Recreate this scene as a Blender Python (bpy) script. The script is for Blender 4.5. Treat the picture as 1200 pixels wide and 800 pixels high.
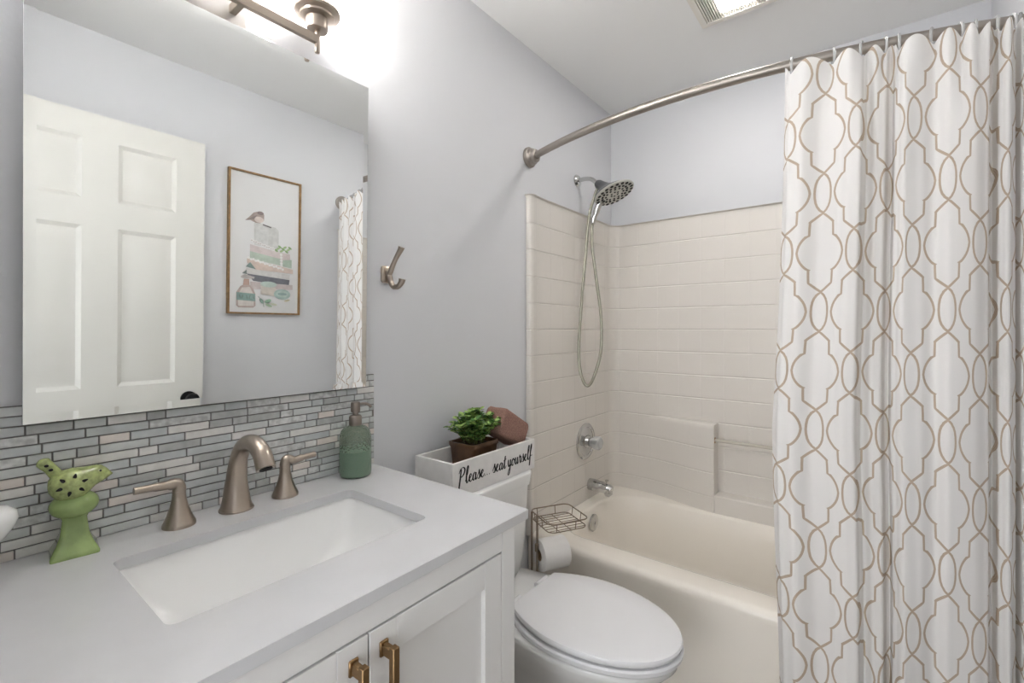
import bpy, bmesh, math, random
from mathutils import Vector, Matrix
C = bpy.context.scene.collection
for o in list(bpy.data.objects): bpy.data.objects.remove(o)
random.seed(7)
PI = math.pi
scene = bpy.context.scene

# ------------------------------------------------------------------ camera
cd = bpy.data.cameras.new('camera'); cam = bpy.data.objects.new('camera', cd); C.objects.link(cam)
cd.sensor_width = 36.0; cd.lens = 36.0*544/1200; cd.clip_start = 0.02
cam.location = (0, -1.18, 1.268)
cam.rotation_euler = (PI/2, 0, -math.atan2(544, 423))
cd.shift_y = -14/1200
scene.camera = cam

# ------------------------------------------------------------------ world, lights, exposure
w = bpy.data.worlds.new('world'); scene.world = w; w.use_nodes = True
w.node_tree.nodes['Background'].inputs[0].default_value = (0.95, 0.97, 1.0, 1)
w.node_tree.nodes['Background'].inputs[1].default_value = 0.6
FILL_E, FAN_E, BULB_E = 1.72, 16.0, 14.2
vs = scene.view_settings
vs.view_transform = 'Standard'; vs.look = 'None'; vs.gamma = 1.0; vs.use_curve_mapping = False
vs.exposure = 1.76
CEIL = 2.49; W = 1.525; XB = 2.44; XL = -0.02

# ------------------------------------------------------------------ materials
def srgb(r, g, b):
    f = lambda c: (c/255/12.92) if c/255 <= .04045 else ((c/255+.055)/1.055)**2.4
    return (f(r), f(g), f(b), 1)
def mat(name, col, rough=.5, metal=0, bump=0, scale=200, emit=0, spec=.5, trans=0, ior=1.45, coat=0, vary=0, vscale=10, alpha=1):
    m = bpy.data.materials.new(name); m.use_nodes = True
    nt = m.node_tree; b = nt.nodes['Principled BSDF']
    b.inputs['Base Color'].default_value = col
    b.inputs['Roughness'].default_value = rough; b.inputs['Metallic'].default_value = metal
    b.inputs['Specular IOR Level'].default_value = spec; b.inputs['IOR'].default_value = ior
    b.inputs['Transmission Weight'].default_value = trans; b.inputs['Coat Weight'].default_value = coat
    b.inputs['Coat Roughness'].default_value = .08
    if emit:
        b.inputs['Emission Color'].default_value = col; b.inputs['Emission Strength'].default_value = emit
    tc = nt.nodes.new('ShaderNodeTexCoord')
    if bump:
        n = nt.nodes.new('ShaderNodeTexNoise'); n.inputs['Scale'].default_value = scale; n.inputs['Detail'].default_value = 3
        nt.links.new(tc.outputs['Object'], n.inputs['Vector'])
        bp = nt.nodes.new('ShaderNodeBump'); bp.inputs['Strength'].default_value = bump; bp.inputs['Distance'].default_value = .002
        nt.links.new(n.outputs['Fac'], bp.inputs['Height']); nt.links.new(bp.outputs['Normal'], b.inputs['Normal'])
    if vary:
        n = nt.nodes.new('ShaderNodeTexNoise'); n.inputs['Scale'].default_value = vscale; n.inputs['Detail'].default_value = 4
        nt.links.new(tc.outputs['Object'], n.inputs['Vector'])
        r = nt.nodes.new('ShaderNodeValToRGB')
        r.color_ramp.elements[0].position = .35; r.color_ramp.elements[1].position = .65
        r.color_ramp.elements[0].color = tuple(c*(1-vary) for c in col[:3])+(1,)
        r.color_ramp.elements[1].color = tuple(min(1, c*(1+vary)) for c in col[:3])+(1,)
        nt.links.new(n.outputs['Fac'], r.inputs['Fac']); nt.links.new(r.outputs['Color'], b.inputs['Base Color'])
    return m
M = {}
M['wall'] = mat('wall_paint', srgb(222, 223, 226), .6, bump=.12, scale=140, spec=.3)
M['ceil'] = mat('ceiling_paint', srgb(243, 243, 242), .8, bump=.2, scale=90, spec=.2)
M['trim'] = mat('white_trim', srgb(240, 239, 235), .4)
M['doorw'] = mat('door_paint', srgb(226, 225, 219), .4)
M['floor'] = mat('floor_vinyl', srgb(150, 140, 128), .5, vary=.15, vscale=6)
M['cab'] = mat('cabinet_paint', srgb(236, 235, 234), .4)
M['quartz'] = mat('white_quartz', srgb(213, 213, 215), .22, vary=.015, vscale=14)
M['ceramic'] = mat('white_ceramic', srgb(240, 240, 239), .08, coat=.4)
M['plastic'] = mat('white_seat_plastic', srgb(238, 238, 240), .18)
M['tub'] = mat('cream_fiberglass', srgb(231, 226, 219), .2)
M['tubw'] = mat('white_tub_enamel', srgb(249, 243, 233), .2)
M['nickel'] = mat('brushed_nickel', srgb(176, 164, 152), .28, 1, bump=.03, scale=400)
M['chrome'] = mat('chrome', srgb(200, 200, 199), .08, 1)
M['bronze'] = mat('bronze_pull', srgb(150, 122, 88), .34, 1)
M['mirror'] = mat('mirror_silver', (.90, .915, .91, 1), .0, 1)
M['mirrorback'] = mat('mirror_backing', srgb(120, 120, 120), .6)
M['grout'] = mat('grout', srgb(128, 125, 122), .8)
M['dark'] = mat('dark_hole', srgb(20, 18, 16), .8)
M['black'] = mat('black_metal', srgb(22, 22, 23), .35, .3)
M['green'] = mat('green_glaze', srgb(150, 172, 106), .12, coat=.5, vary=.22, vscale=22)
M['greenpat'] = mat('speckled_glaze', srgb(164, 176, 112), .12, coat=.5, vary=.22, vscale=120)
M['glass'] = mat('green_glass', srgb(218, 234, 214), .05, trans=.85, ior=1.25)
M['liquid'] = mat('green_soap', srgb(166, 194, 178), .35)
M['pump'] = mat('pump_metal', srgb(150, 140, 132), .35, 1)
M['rodm'] = mat('rod_nickel', srgb(168, 161, 154), .42, 1)
M['headgrey'] = mat('shower_grey', srgb(92, 93, 95), .35)
M['headface'] = mat('shower_face', srgb(196, 196, 190), .3, .5)
M['nozzle'] = mat('nozzle_rubber', srgb(30, 30, 30), .6)
M['hose'] = mat('hose_vinyl', srgb(176, 174, 160), .25, .5)
M['clear'] = mat('clear_plastic', (.95, .96, .96, 1), .1, trans=.6, ior=1.2)
M['boxw'] = mat('whitewashed_wood', srgb(232, 230, 228), .6, vary=.035, vscale=30)
M['ink'] = mat('black_lettering', srgb(16, 16, 18), .6)
M['pot'] = mat('brown_glaze_pot', srgb(92, 66, 46), .3, vary=.3, vscale=25)
M['soil'] = mat('soil', srgb(50, 40, 30), .9, bump=.6, scale=150)
M['towel'] = mat('brown_terry', srgb(158, 124, 112), .95, bump=1.0, scale=420, vary=.18, vscale=230, spec=.1)
M['paper'] = mat('toilet_paper', srgb(242, 240, 237), .9, spec=.1)
M['wire'] = mat('wire_nickel', srgb(150, 136, 120), .32, 1)
M['frame'] = mat('oak_frame', srgb(150, 118, 80), .5, vary=.2, vscale=40)
M['print'] = mat('print_paper', srgb(226, 226, 226), .7)
M['bulb'] = mat('bulb_glow', (1, .975, .945, 1), .5, emit=BULB_E)
M['lens'] = mat('fan_lens_glow', (1, .975, .945, 1), .5, emit=FAN_E)
M['grille'] = mat('grille_white', srgb(232, 228, 220), .45)
for k, (c, v) in dict(leaf=((84, 128, 60), .3), leafl=((166, 196, 112), .25), stem=((90, 100, 50), .1)).items():
    M[k] = mat('foliage_'+k, srgb(*c), .5, vary=v, vscale=60)
TILES = [mat('tile_%s' % n, srgb(*c), r, vary=v, vscale=s, coat=.2) for n, c, r, v, s in (
    ('grey_glass', (206, 209, 208), .12, .05, 40), ('blue_grey', (199, 203, 204), .12, .06, 40), ('mid_grey', (186, 188, 187), .2, .08, 60),
    ('pale', (226, 224, 221), .3, .05, 50), ('pinkish', (226, 217, 211), .3, .05, 50), ('veined', (206, 207, 206), .25, .2, 70))]

# opal shade of the vanity light
def opal():
    m = bpy.data.materials.new('opal_glass'); m.use_nodes = True; b = m.node_tree.nodes['Principled BSDF']
    b.inputs['Base Color'].default_value = (.95, .93, .9, 1); b.inputs['Roughness'].default_value = .3
    b.inputs['Emission Color'].default_value = (1, .975, .945, 1); b.inputs['Emission Strength'].default_value = BULB_E
    return m
M['opal'] = opal()

# faux-tile bump for the tub surround: rows by height, columns by arc length (uv.x)
def surround_mat():
    m = bpy.data.materials.new('faux_tile_fiberglass'); m.use_nodes = True; nt = m.node_tree; N = nt.nodes; L = nt.links
    b = N['Principled BSDF']; b.inputs['Base Color'].default_value = srgb(231, 226, 219); b.inputs['Roughness'].default_value = .22
    uv = N.new('ShaderNodeUVMap'); sep = N.new('ShaderNodeSeparateXYZ'); L.new(uv.outputs[0], sep.inputs[0])
    def mth(op, a, bb=None):
        n = N.new('ShaderNodeMath'); n.operation = op
        for i, x in enumerate((a, bb)):
            if x is None: continue
            if isinstance(x, (int, float)): n.inputs[i].default_value = x
            else: L.new(x, n.inputs[i])
        return n.outputs[0]
    def groove(src, off, pitch, width):
        t = mth('PINGPONG', mth('SUBTRACT', src, off), pitch/2)
        mr = N.new('ShaderNodeMapRange'); mr.interpolation_type = 'SMOOTHSTEP'
        L.new(t, mr.inputs['Value']); mr.inputs['From Min'].default_value = 0; mr.inputs['From Max'].default_value = width
        return mr.outputs[0]
    h = groove(sep.outputs['Y'], 1.268-.1145*10, .1145, .0045)
    v = groove(sep.outputs['X'], 0.0, .110, .004)
    v2 = mth('ADD', mth('MULTIPLY', v, .35), .65)
    hh = mth('MULTIPLY', h, v2)
    bp = N.new('ShaderNodeBump'); bp.inputs['Strength'].default_value = .75; bp.inputs['Distance'].default_value = .003
    L.new(hh, bp.inputs['Height']); L.new(bp.outputs['Normal'], b.inputs['Normal'])
    return m
M['surround'] = surround_mat()

# printed / embroidered trellis of the curtain, from cloth coordinates in the uv map
CP, CQ = .105, .318      # column pitch, vertical repeat (m)
def curtain_mat():
    m = bpy.data.materials.new('trellis_curtain'); m.use_nodes = True; nt = m.node_tree; N = nt.nodes; L = nt.links
    b = N['Principled BSDF']; b.inputs['Roughness'].default_value = .85; b.inputs['Specular IOR Level'].default_value = .1
    uv = N.new('ShaderNodeUVMap'); sep = N.new('ShaderNodeSeparateXYZ'); L.new(uv.outputs[0], sep.inputs[0])
    def mth(op, a, bb=None):
        n = N.new('ShaderNodeMath'); n.operation = op
        for i, x in enumerate((a, bb)):
            if x is None: continue
            if isinstance(x, (int, float)): n.inputs[i].default_value = x
            else: L.new(x, n.inputs[i])
        return n.outputs[0]
    # half-outline, t = 0 at a medallion's middle, 1/3 at its tip, 1/2 at the middle of the pointed oval (mirrored by PINGPONG)
    prof = [(0, .0680), (.03, .0662), (.06, .0628), (.085, .0582), (.105, .0532), (.122, .0480), (.134, .0432), (.142, .0390), (.146, .0362), (.150, .0356), (.20, .0352),
            (.254, .0342), (.260, .0325), (.275, .0265), (.30, .0155), (.3333, .0), (.36, .0105), (.39, .0175), (.42, .0214), (.46, .0238), (.5, .0245)]
    def curve(src):
        c = N.new('ShaderNodeFloatCurve'); cu = c.mapping.curves[0]
        pts = [(t*2, g*10) for t, g in prof]
        while len(cu.points) < len(pts): cu.points.new(.5, .5)
        for p, q in zip(cu.points, pts): p.location = q; p.handle_type = 'VECTOR'
        c.mapping.update(); L.new(src, c.inputs['Value'])
        return mth('MULTIPLY', c.outputs[0], .1)
    dists = []
    for k in (0, 1):
        x = mth('PINGPONG', mth('ADD', sep.outputs['X'], k*CP), CP)
        v = mth('ADD', mth('DIVIDE', sep.outputs['Y'], CQ), .5*k+40)
        t = mth('MULTIPLY', mth('PINGPONG', v, .5), 2.0)
        t2 = mth('MULTIPLY', mth('PINGPONG', mth('ADD', v, .006), .5), 2.0)
        g, g2 = curve(t), curve(t2)
        sl = mth('DIVIDE', mth('SUBTRACT', g2, g), .006*CQ)
        den = mth('SQRT', mth('ADD', mth('MULTIPLY', sl, sl), 1.0))
        dists.append(mth('DIVIDE', mth('ABSOLUTE', mth('SUBTRACT', x, g)), den))
    dmin = mth('MINIMUM', *dists)
    mr = N.new('ShaderNodeMapRange'); mr.interpolation_type = 'SMOOTHSTEP'; L.new(dmin, mr.inputs['Value'])
    mr.inputs['From Min'].default_value = .0028; mr.inputs['From Max'].default_value = .0037
    mr.inputs['To Min'].default_value = 1; mr.inputs['To Max'].default_value = 0
    stitch = mth('PINGPONG', mth('MULTIPLY', dmin, 1.0), .0013)
    st = mth('MULTIPLY', stitch, 250.0)
    fac = mth('MULTIPLY', mr.outputs[0], mth('ADD', mth('MULTIPLY', st, -1.0), 1.0))
    mix = N.new('ShaderNodeMix'); mix.data_type = 'RGBA'
    L.new(fac, mix.inputs[0]); mix.inputs[6].default_value = srgb(243, 242, 241); mix.inputs[7].default_value = srgb(176, 150, 122)
    L.new(mix.outputs[2], b.inputs['Base Color'])
    # fine weave
    wv = N.new('ShaderNodeTexNoise'); wv.inputs['Scale'].default_value = 60; mp = N.new('ShaderNodeMapping'); mp.inputs['Scale'].default_value = (3, 20, 1)
    L.new(uv.outputs[0], mp.inputs[0]); L.new(mp.outputs[0], wv.inputs['Vector'])
    bp = N.new('ShaderNodeBump'); bp.inputs['Strength'].default_value = .12; bp.inputs['Distance'].default_value = .001
    L.new(wv.outputs['Fac'], bp.inputs['Height']); L.new(bp.outputs['Normal'], b.inputs['Normal'])
    tr = N.new('ShaderNodeBsdfTranslucent'); tr.inputs[0].default_value = srgb(240, 230, 216)
    ms = N.new('ShaderNodeMixShader'); ms.inputs[0].default_value = .16
    L.new(b.outputs[0], ms.inputs[1]); L.new(tr.outputs[0], ms.inputs[2]); L.new(ms.outputs[0], N['Material Output'].inputs[0])
    return m
M['curtain'] = curtain_mat()

# ------------------------------------------------------------------ mesh helpers
def box(bm, x0, x1, y0, y1, z0, z1, bev=0, seg=1):
    r = bmesh.ops.create_cube(bm, size=1)
    for v in r['verts']:
        v.co = Vector(((x0+x1)/2+v.co.x*(x1-x0), (y0+y1)/2+v.co.y*(y1-y0), (z0+z1)/2+v.co.z*(z1-z0)))
    if bev:
        es = list({e for v in r['verts'] for e in v.link_edges})
        bmesh.ops.bevel(bm, geom=es, offset=bev, segments=seg, affect='EDGES', profile=.5)
    return r['verts']
def loft(bm, rings, closed=True, cap0=False, cap1=False):
    vr = [[bm.verts.new(p) for p in r] for r in rings]
    fs = []
    for a, b in zip(vr, vr[1:]):
        n = len(a)
        for i in range(n if closed else n-1):
            j = (i+1) % n
            try: fs.append(bm.faces.new((a[i], a[j], b[j], b[i])))
            except ValueError: pass
    if cap0: bm.faces.new(vr[0][::-1])
    if cap1: bm.faces.new(vr[-1])
    return vr
def lathe(bm, prof, cx=0, cy=0, cz=0, axis='Z', seg=32, mtx=None):
    rings = []
    for r, h in prof:
        ring = []
        for i in range(seg):
            a = 2*PI*i/seg; p = Vector((r*math.cos(a), r*math.sin(a), h))
            if axis == 'Y': p = Vector((p.x, -p.z, p.y))       # grows towards -y
            if mtx is not None: p = mtx @ p
            ring.append(p+Vector((cx, cy, cz)))
        rings.append(ring)
    loft(bm, rings, True, prof[0][0] > 1e-4, prof[-1][0] > 1e-4)
    bmesh.ops.remove_doubles(bm, verts=bm.verts, dist=1e-6)
def tube(bm, pts, r, seg=10, cap=True, flat=1.0, side=None):
    pts = [Vector(p) for p in pts]; n = len(pts); rr = r if isinstance(r, (list, tuple)) else [r]*n
    T = [(pts[min(i+1, n-1)]-pts[max(i-1, 0)]).normalized() for i in range(n)]
    u = Vector(side) if side else (Vector((0, 0, 1)) if abs(T[0].z) < .9 else Vector((1, 0, 0)))
    rings = []
    for p, t, ra in zip(pts, T, rr):
        u = (u-t*u.dot(t)).normalized(); v = t.cross(u)
        rings.append([p+u*(ra*math.cos(2*PI*k/seg))+v*(ra*flat*math.sin(2*PI*k/seg)) for k in range(seg)])
    loft(bm, rings, True, cap, cap)
def smooth(pts, k=6):
    pts = [Vector(p) for p in pts]; out = []
    for i in range(len(pts)-1):
        p0, p1, p2, p3 = pts[max(i-1, 0)], pts[i], pts[i+1], pts[min(i+2, len(pts)-1)]
        for j in range(k):
            t = j/k
            out.append(.5*((2*p1)+(p2-p0)*t+(2*p0-5*p1+4*p2-p3)*t*t+(3*p1-p0-3*p2+p3)*t**3))
    return out+[pts[-1]]
def interp(tab, x):
    if x <= tab[0][0]: return tab[0][1]
    for (a, b), (c, d) in zip(tab, tab[1:]):
        if x <= c: return b+(d-b)*(x-a)/(c-a)
    return tab[-1][1]
def sinterp(tab, x):
    if x <= tab[0][0]: return tab[0][1]
    for (a, b), (c, d) in zip(tab, tab[1:]):
        if x <= c:
            t = (x-a)/(c-a); t = t*t*(3-2*t); return b+(d-b)*t
    return tab[-1][1]
def rrect(cx, cy, hx, hy, r, z, k=8):
    rs = r if isinstance(r, (list, tuple)) else [r]*4
    out = []
    for (sx, sy, a0), q in zip(((1, 1, 0), (-1, 1, PI/2), (-1, -1, PI), (1, -1, 1.5*PI)), rs):
        q = min(q, hx, hy)
        for i in range(k+1):
            a = a0+PI/2*i/k
            out.append(Vector((cx+sx*(hx-q)+q*math.cos(a), cy+sy*(hy-q)+q*math.sin(a), z)))
    return out
def thing(name, label, cat, loc=(0, 0, 0), group=None):
    o = bpy.data.objects.new(name, None); C.objects.link(o); o.empty_display_size = .05
    o.location = loc; o['label'] = label; o['category'] = cat
    if group: o['group'] = group
    return o
def root_loc(p):
    while p.parent: p = p.parent
    return p.location.copy()
def obj(name, bm, m, parent=None, smooth_ang=40, base=None, label=None, fix=True):
    me = bpy.data.meshes.new(name)
    if fix: bmesh.ops.recalc_face_normals(bm, faces=bm.faces)
    org = root_loc(parent) if parent else Vector(base or (0, 0, 0))
    bmesh.ops.translate(bm, verts=bm.verts, vec=-org)
    bm.to_mesh(me); bm.free()
    for mm in (m if isinstance(m, list) else [m]): me.materials.append(mm)
    o = bpy.data.objects.new(name, me); C.objects.link(o)
    if parent: o.parent = parent
    else: o.location = org
    if smooth_ang:
        me.polygons.foreach_set('use_smooth', [True]*len(me.polygons))
        me.set_sharp_from_angle(angle=math.radians(smooth_ang))
    if label: o['label'] = label
    return o
def tag(o, label, cat, group=None):
    o['label'] = label; o['category'] = cat
    if group: o['group'] = group
    return o
def struct(name, bm, m, parent=None, label=None):
    o = obj(name, bm, m, parent, 30)
    if not parent: o['kind'] = 'structure'
    return o
def B(*a, **k):
    bm = bmesh.new(); box(bm, *a, **k); return bm

# ------------------------------------------------------------------ the setting
struct('floor', B(-1.5, XB+.1, -W-.1, .1, -.06, 0), M['floor'])
struct('ceiling', B(-1.5, XB+.1, -W-.1, .1, CEIL, CEIL+.06), M['ceil'])
struct('wall_back', B(-1.5, XB+.1, 0, .1, 0, CEIL), M['wall'])
struct('wall_right', B(XB, XB+.1, -W, 0, 0, CEIL), M['wall'])
struct('wall_front', B(-1.5, XB+.1, -W-.1, -W, 0, CEIL), M['wall'])
bm = bmesh.new()                                            # left wall with its doorway
box(bm, XL-.11, XL, -.60, 0, 0, CEIL); box(bm, XL-.11, XL, -1.38, -.60, 2.10, CEIL); box(bm, XL-.11, XL, -W, -1.38, 0, CEIL)
struct('wall_left', bm, M['wall'])
bm = bmesh.new()
box(bm, XL-.112, XL+.0, -.615, -.60, 0, 2.10); box(bm, XL-.112, XL, -1.38, -1.365, 0, 2.10); box(bm, XL-.112, XL, -1.365, -.615, 2.085, 2.10)
struct('trim_1', bm, M['trim'])
struct('baseboard_back', B(.80, 1.61, -.014, 0, 0, .09, bev=.004), M['trim'])
struct('baseboard_front', B(XL+.0, 1.60, -W, -W+.014, 0, .09, bev=.004), M['trim'])
# hall beyond the doorway
struct('wall_hall', B(-1.5, -1.4, -W, 0, 0, CEIL), M['wall'])
# added, unseen glowing pane and frame: fill light through the doorway behind the camera
bm = bmesh.new(); box(bm, -1.3995, -1.385, -1.42, -.38, .50, 1.80); wn = struct('fill_pane_1', bm, mat('fill_pane_glow', (.96, .98, 1, 1), .5, emit=FILL_E))
bm = bmesh.new(); frame_ring_ = [(-1.47, -1.42, .42, 1.88), (-.38, -.33, .42, 1.88)]
for a in frame_ring_: box(bm, -1.4, -1.375, *a)
box(bm, -1.4, -1.375, -1.42, -.38, .42, .50); box(bm, -1.4, -1.375, -1.42, -.38, 1.80, 1.88); box(bm, -1.4, -1.378, -.91, -.89, .50, 1.80)
obj('fill_pane_frame', bm, M['trim'], wn, 0)

# six-panel door, standing open against the front wall (seen in the mirror)
DX0, DX1, DY0, DY1, DZ = .055, .852, -1.465, -1.430, 2.115
def door():
    bm = bmesh.new()
    cols = [(.170, .415), (.530, .738)]; rows = [(.18, .86), (.985, 1.655), (1.765, 2.012)]
    xs = sorted({DX0, DX1}|{x for c in cols for x in c}); zs = sorted({.01, DZ}|{z for r in rows for z in r})
    for i in range(len(xs)-1):
        for j in range(len(zs)-1):
            x0, x1, z0, z1 = xs[i], xs[i+1], zs[j], zs[j+1]
            if (x0, x1) in cols and (z0, z1) in rows:
                lv = [(0, 0), (.006, -.004), (.016, -.010), (.022, -.010), (.050, -.003)]
                R = []
                for ins, d in lv:
                    y = DY1+d
                    R.append([Vector((x0+ins, y, z0+ins)), Vector((x1-ins, y, z0+ins)), Vector((x1-ins, y, z1-ins)), Vector((x0+ins, y, z1-ins))])
                loft(bm, R, True, False, True)
            else:
                f = [bm.verts.new(p) for p in ((x0, DY1, z0), (x1, DY1, z0), (x1, DY1, z1), (x0, DY1, z1))]; bm.faces.new(f)
    for q in (((DX0, DY0, .01), (DX1, DY0, .01), (DX1, DY0, DZ), (DX0, DY0, DZ)), ((DX1, DY0, .01), (DX1, DY1, .01), (DX1, DY1, DZ), (DX1, DY0, DZ)),
              ((DX0, DY0, .01), (DX0, DY1, .01), (DX0, DY1, DZ), (DX0, DY0, DZ)), ((DX0, DY0, DZ), (DX1, DY0, DZ), (DX1, DY1, DZ), (DX0, DY1, DZ)),
              ((DX0, DY0, .01), (DX1, DY0, .01), (DX1, DY1, .01), (DX0, DY1, .01))):
        bm.faces.new([bm.verts.new(p) for p in q])
    bmesh.ops.remove_doubles(bm, verts=bm.verts, dist=1e-5)
    return bm
d1 = struct('door_1', door(), M['doorw'])
bm = bmesh.new(); lathe(bm, [(.033, 0), (.033, .008), (.012, .012), (.012, .035), (.024, .040), (.030, .052), (.026, .064), (.012, .070), (.001, .071)], .793, DY1, .905, axis='Y')
# lathe Y grows to -y: flip so that the knob points into the room
for v in bm.verts: v.co.y = 2*DY1-v.co.y
obj('door_knob', bm, M['black'], d1)
bm = bmesh.new(); tube(bm, [(.048, -1.430, 1.95), (.048, -1.430, 2.04)], .006); obj('hinge', bm, M['black'], d1)

# ------------------------------------------------------------------ tub surround
ts = thing('tub_surround', 'cream moulded tub surround with square tile pattern around the bathtub', 'tub surround', (2.0, -.75, .39))
plan = [(1.613, -.002), (1.613, -.018), (1.617, -.024), (1.625, -.026), (1.642, -.026), (1.650, -.022)]
plan += [(1.65+.71*i/8, -.020) for i in range(1, 9)]
def arc(cx, cy, r, a0, a1, n): return [(cx+r*math.cos(a0+(a1-a0)*i/n), cy+r*math.sin(a0+(a1-a0)*i/n)) for i in range(1, n+1)]
plan += arc(2.36, -.08, .06, PI/2, 0, 8)
half = list(plan); plan = half+[(x, -W-y) for x, y in reversed(half)]
S = [0]
for a, b in zip(plan, plan[1:]): S.append(S[-1]+math.dist(a, b))
def surround():
    bm = bmesh.new(); uvl = bm.loops.layers.uv.new('UVMap')
    zs = [.385, .6, 1.0, 1.4, 1.83, 1.838, 1.843, 1.846]
    offs = [0, 0, 0, 0, 0, .002, .006, .012]
    n = len(plan); G = []
    for z, of in zip(zs, offs):
        row = []
        for i, (x, y) in enumerate(plan):
            a = Vector(plan[max(i-1, 0)]); c = Vector(plan[min(i+1, n-1)]); t = (c-a).normalized(); nn = Vector((t.y, -t.x))
            # normal towards the wall
            px, py = x-nn.x*of*-1, y-nn.y*of*-1
            row.append(bm.verts.new((min(px if of else x, XB-.001), max(min(py if of else y, -.001), -W+.001), z)))
        G.append(row)
    s0 = S[len(half)-1]
    for j in range(len(zs)-1):
        for i in range(n-1):
            f = bm.faces.new((G[j][i], G[j][i+1], G[j+1][i+1], G[j+1][i]))
            for l, (ii, jj) in zip(f.loops, ((i, j), (i+1, j), (i+1, j+1), (i, j+1))):
                l[uvl].uv = (S[ii]-s0+.02+.110*30, zs[jj])
    return bm
obj('wall_panel', surround(), M['surround'], ts, 50, fix=False)
def bulge(sgn):
    # lower half of the back panel swells out towards the soap recess
    bm = bmesh.new(); uvl = bm.loops.layers.uv.new('UVMap')
    N_ = 16; cols = []
    for i in range(N_+1):
        t = i/N_; y = -.20-.38*t; s = t*t*(3-2*t); x = 2.4195-.078*s
        cols.append((x, y if sgn > 0 else -W-y))
    zs = [.385, .5, .6, .7, .79, .803, .809, .811]; of = [0, 0, 0, 0, 0, .002, .006, .012]
    G = [[bm.verts.new((min(x+o, 2.421), y, z)) for x, y in cols] for z, o in zip(zs, of)]
    top = [bm.verts.new((2.422, y, .812)) for x, y in cols]; G.append(top)
    zz = zs+[.812]
    for j in range(len(G)-1):
        for i in range(N_):
            f = bm.faces.new((G[j][i], G[j][i+1], G[j+1][i+1], G[j+1][i]))
            for l, (ii, jj) in zip(f.loops, ((i, j), (i+1, j), (i+1, j+1), (i, j+1))):
                l[uvl].uv = (cols[ii][1]+.11*30+.02, min(zz[jj], .79) if jj < 5 else .795)
    side = [G[j][N_] for j in range(len(G))]; e = bm.verts.new((2.422, cols[-1][1], .385)); bm.faces.new(side+[e])
    return bm
for s in (1, -1): obj('shelf_ledge', bulge(s), M['surround'], ts, 40)
bm = bmesh.new(); uvl = bm.loops.layers.uv.new('UVMap'); box(bm, 2.342, 2.43, -.922, -.578, .385, .476, bev=.006)
obj('soap_shelf', bm, M['tub'], ts)
bm = bmesh.new(); tube(bm, [(2.36, -.578, .736), (2.36, -.922, .736)], .008, 12); obj('grab_bar', bm, mat('clear_bar', srgb(232, 226, 214), .1, trans=.4), ts, label='clear slim bar')
bm = bmesh.new(); box(bm, 2.352, 2.368, -.583, -.577, .722, .750, bev=.002); obj('bar_bracket', bm, M['bronze'], ts)

# ------------------------------------------------------------------ bathtub
bt = thing('bathtub', 'white built-in bathtub with straight apron along the cream surround', 'bathtub', (2.03, -.75, 0))
def tubmesh():
    bm = bmesh.new()
    X0, X1, Y0, Y1 = 1.62, 2.436, -W+.002, -.003
    def rr(x0, x1, y0, y1, r, z): return rrect((x0+x1)/2, (y0+y1)/2, (x1-x0)/2, (y1-y0)/2, r, z)
    q = .012
    R = [rr(X0+.004, X1, Y0, Y1, q, .001), rr(X0+.004, X1, Y0, Y1, q, .10), rr(X0, X1, Y0, Y1, q, .352), rr(X0, X1, Y0, Y1, q, .366),
         rr(X0+.004, X1, Y0, Y1, q, .380), rr(X0+.012, X1, Y0, Y1, q, .389), rr(X0+.024, X1, Y0, Y1, q, .393),
         rr(1.722, 2.345, -1.435, -.072, [.20, .13, .13, .20], .393), rr(1.732, 2.338, -1.428, -.080, [.20, .13, .13, .20], .390),
         rr(1.742, 2.330, -1.42, -.088, [.20, .13, .13, .20], .378), rr(1.755, 2.320, -1.40, -.098, [.2, .13, .13, .2], .30),
         rr(1.785, 2.295, -1.34, -.125, [.18, .13, .13, .18], .13), rr(1.815, 2.265, -1.29, -.155, [.16, .12, .12, .16], .085), rr(1.86, 2.22, -1.2, -.21, [.12, .1, .1, .12], .072)]
    loft(bm, R, True, False, True)
    return bm
obj('tub_shell', tubmesh(), M['tubw'], bt, 45)
bm = bmesh.new(); lathe(bm, [(.041, 0), (.041, .006), (.037, .010), (.006, .012), (.005, .010), (.001, .010)], 2.035, -.099, .325, axis='Y'); obj('overflow_plate', bm, M['chrome'], bt, label='round chrome overflow plate')
bm = bmesh.new(); lathe(bm, [(.035, 0), (.035, .004), (.02, .006), (.001, .006)], 2.04, -.28, .073); obj('drain', bm, M['chrome'], bt)

# tub spout, valve
sp = thing('tub_spout', 'chrome tub spout with diverter knob below the round shower valve', 'tub spout', (2.148, -.02, .465))
bm = bmesh.new(); tube(bm, smooth([(2.148, -.020, .468), (2.148, -.05, .468), (2.148, -.09, .466), (2.148, -.125, .462), (2.148, -.142, .455)], 4), [.030]*5+[.028]*4+[.026]*4+[.024]*3+[.018], 20)
box(bm, 2.128, 2.168, -.143, -.108, .428, .462, bev=.008); obj('spout_body', bm, M['chrome'], sp)
bm = bmesh.new(); lathe(bm, [(.004, 0), (.004, .014), (.008, .016), (.008, .024), (.001, .026)], 2.148, -.118, .484); obj('diverter_knob', bm, M['chrome'], sp)
sv = thing('shower_valve', 'round chrome shower valve with clear knob on cream panel', 'shower valve', (2.102, -.02, .698))
bm = bmesh.new(); lathe(bm, [(.092, 0), (.092, .004), (.086, .010), (.074, .012), (.070, .008), (.062, .010), (.034, .014), (.030, .030), (.022, .034), (.001, .034)], 2.102, -.0195, .698, axis='Y', seg=48); obj('escutcheon', bm, M['chrome'], sv)
bm = bmesh.new(); lathe(bm, [(.020, .032), (.022, .045), (.030, .050), (.034, .062), (.034, .078), (.028, .086), (.001, .088)], 2.102, -.0195, .698, axis='Y', seg=12); obj('knob', bm, M['clear'], sv, 20, label='clear faceted knob')
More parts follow.
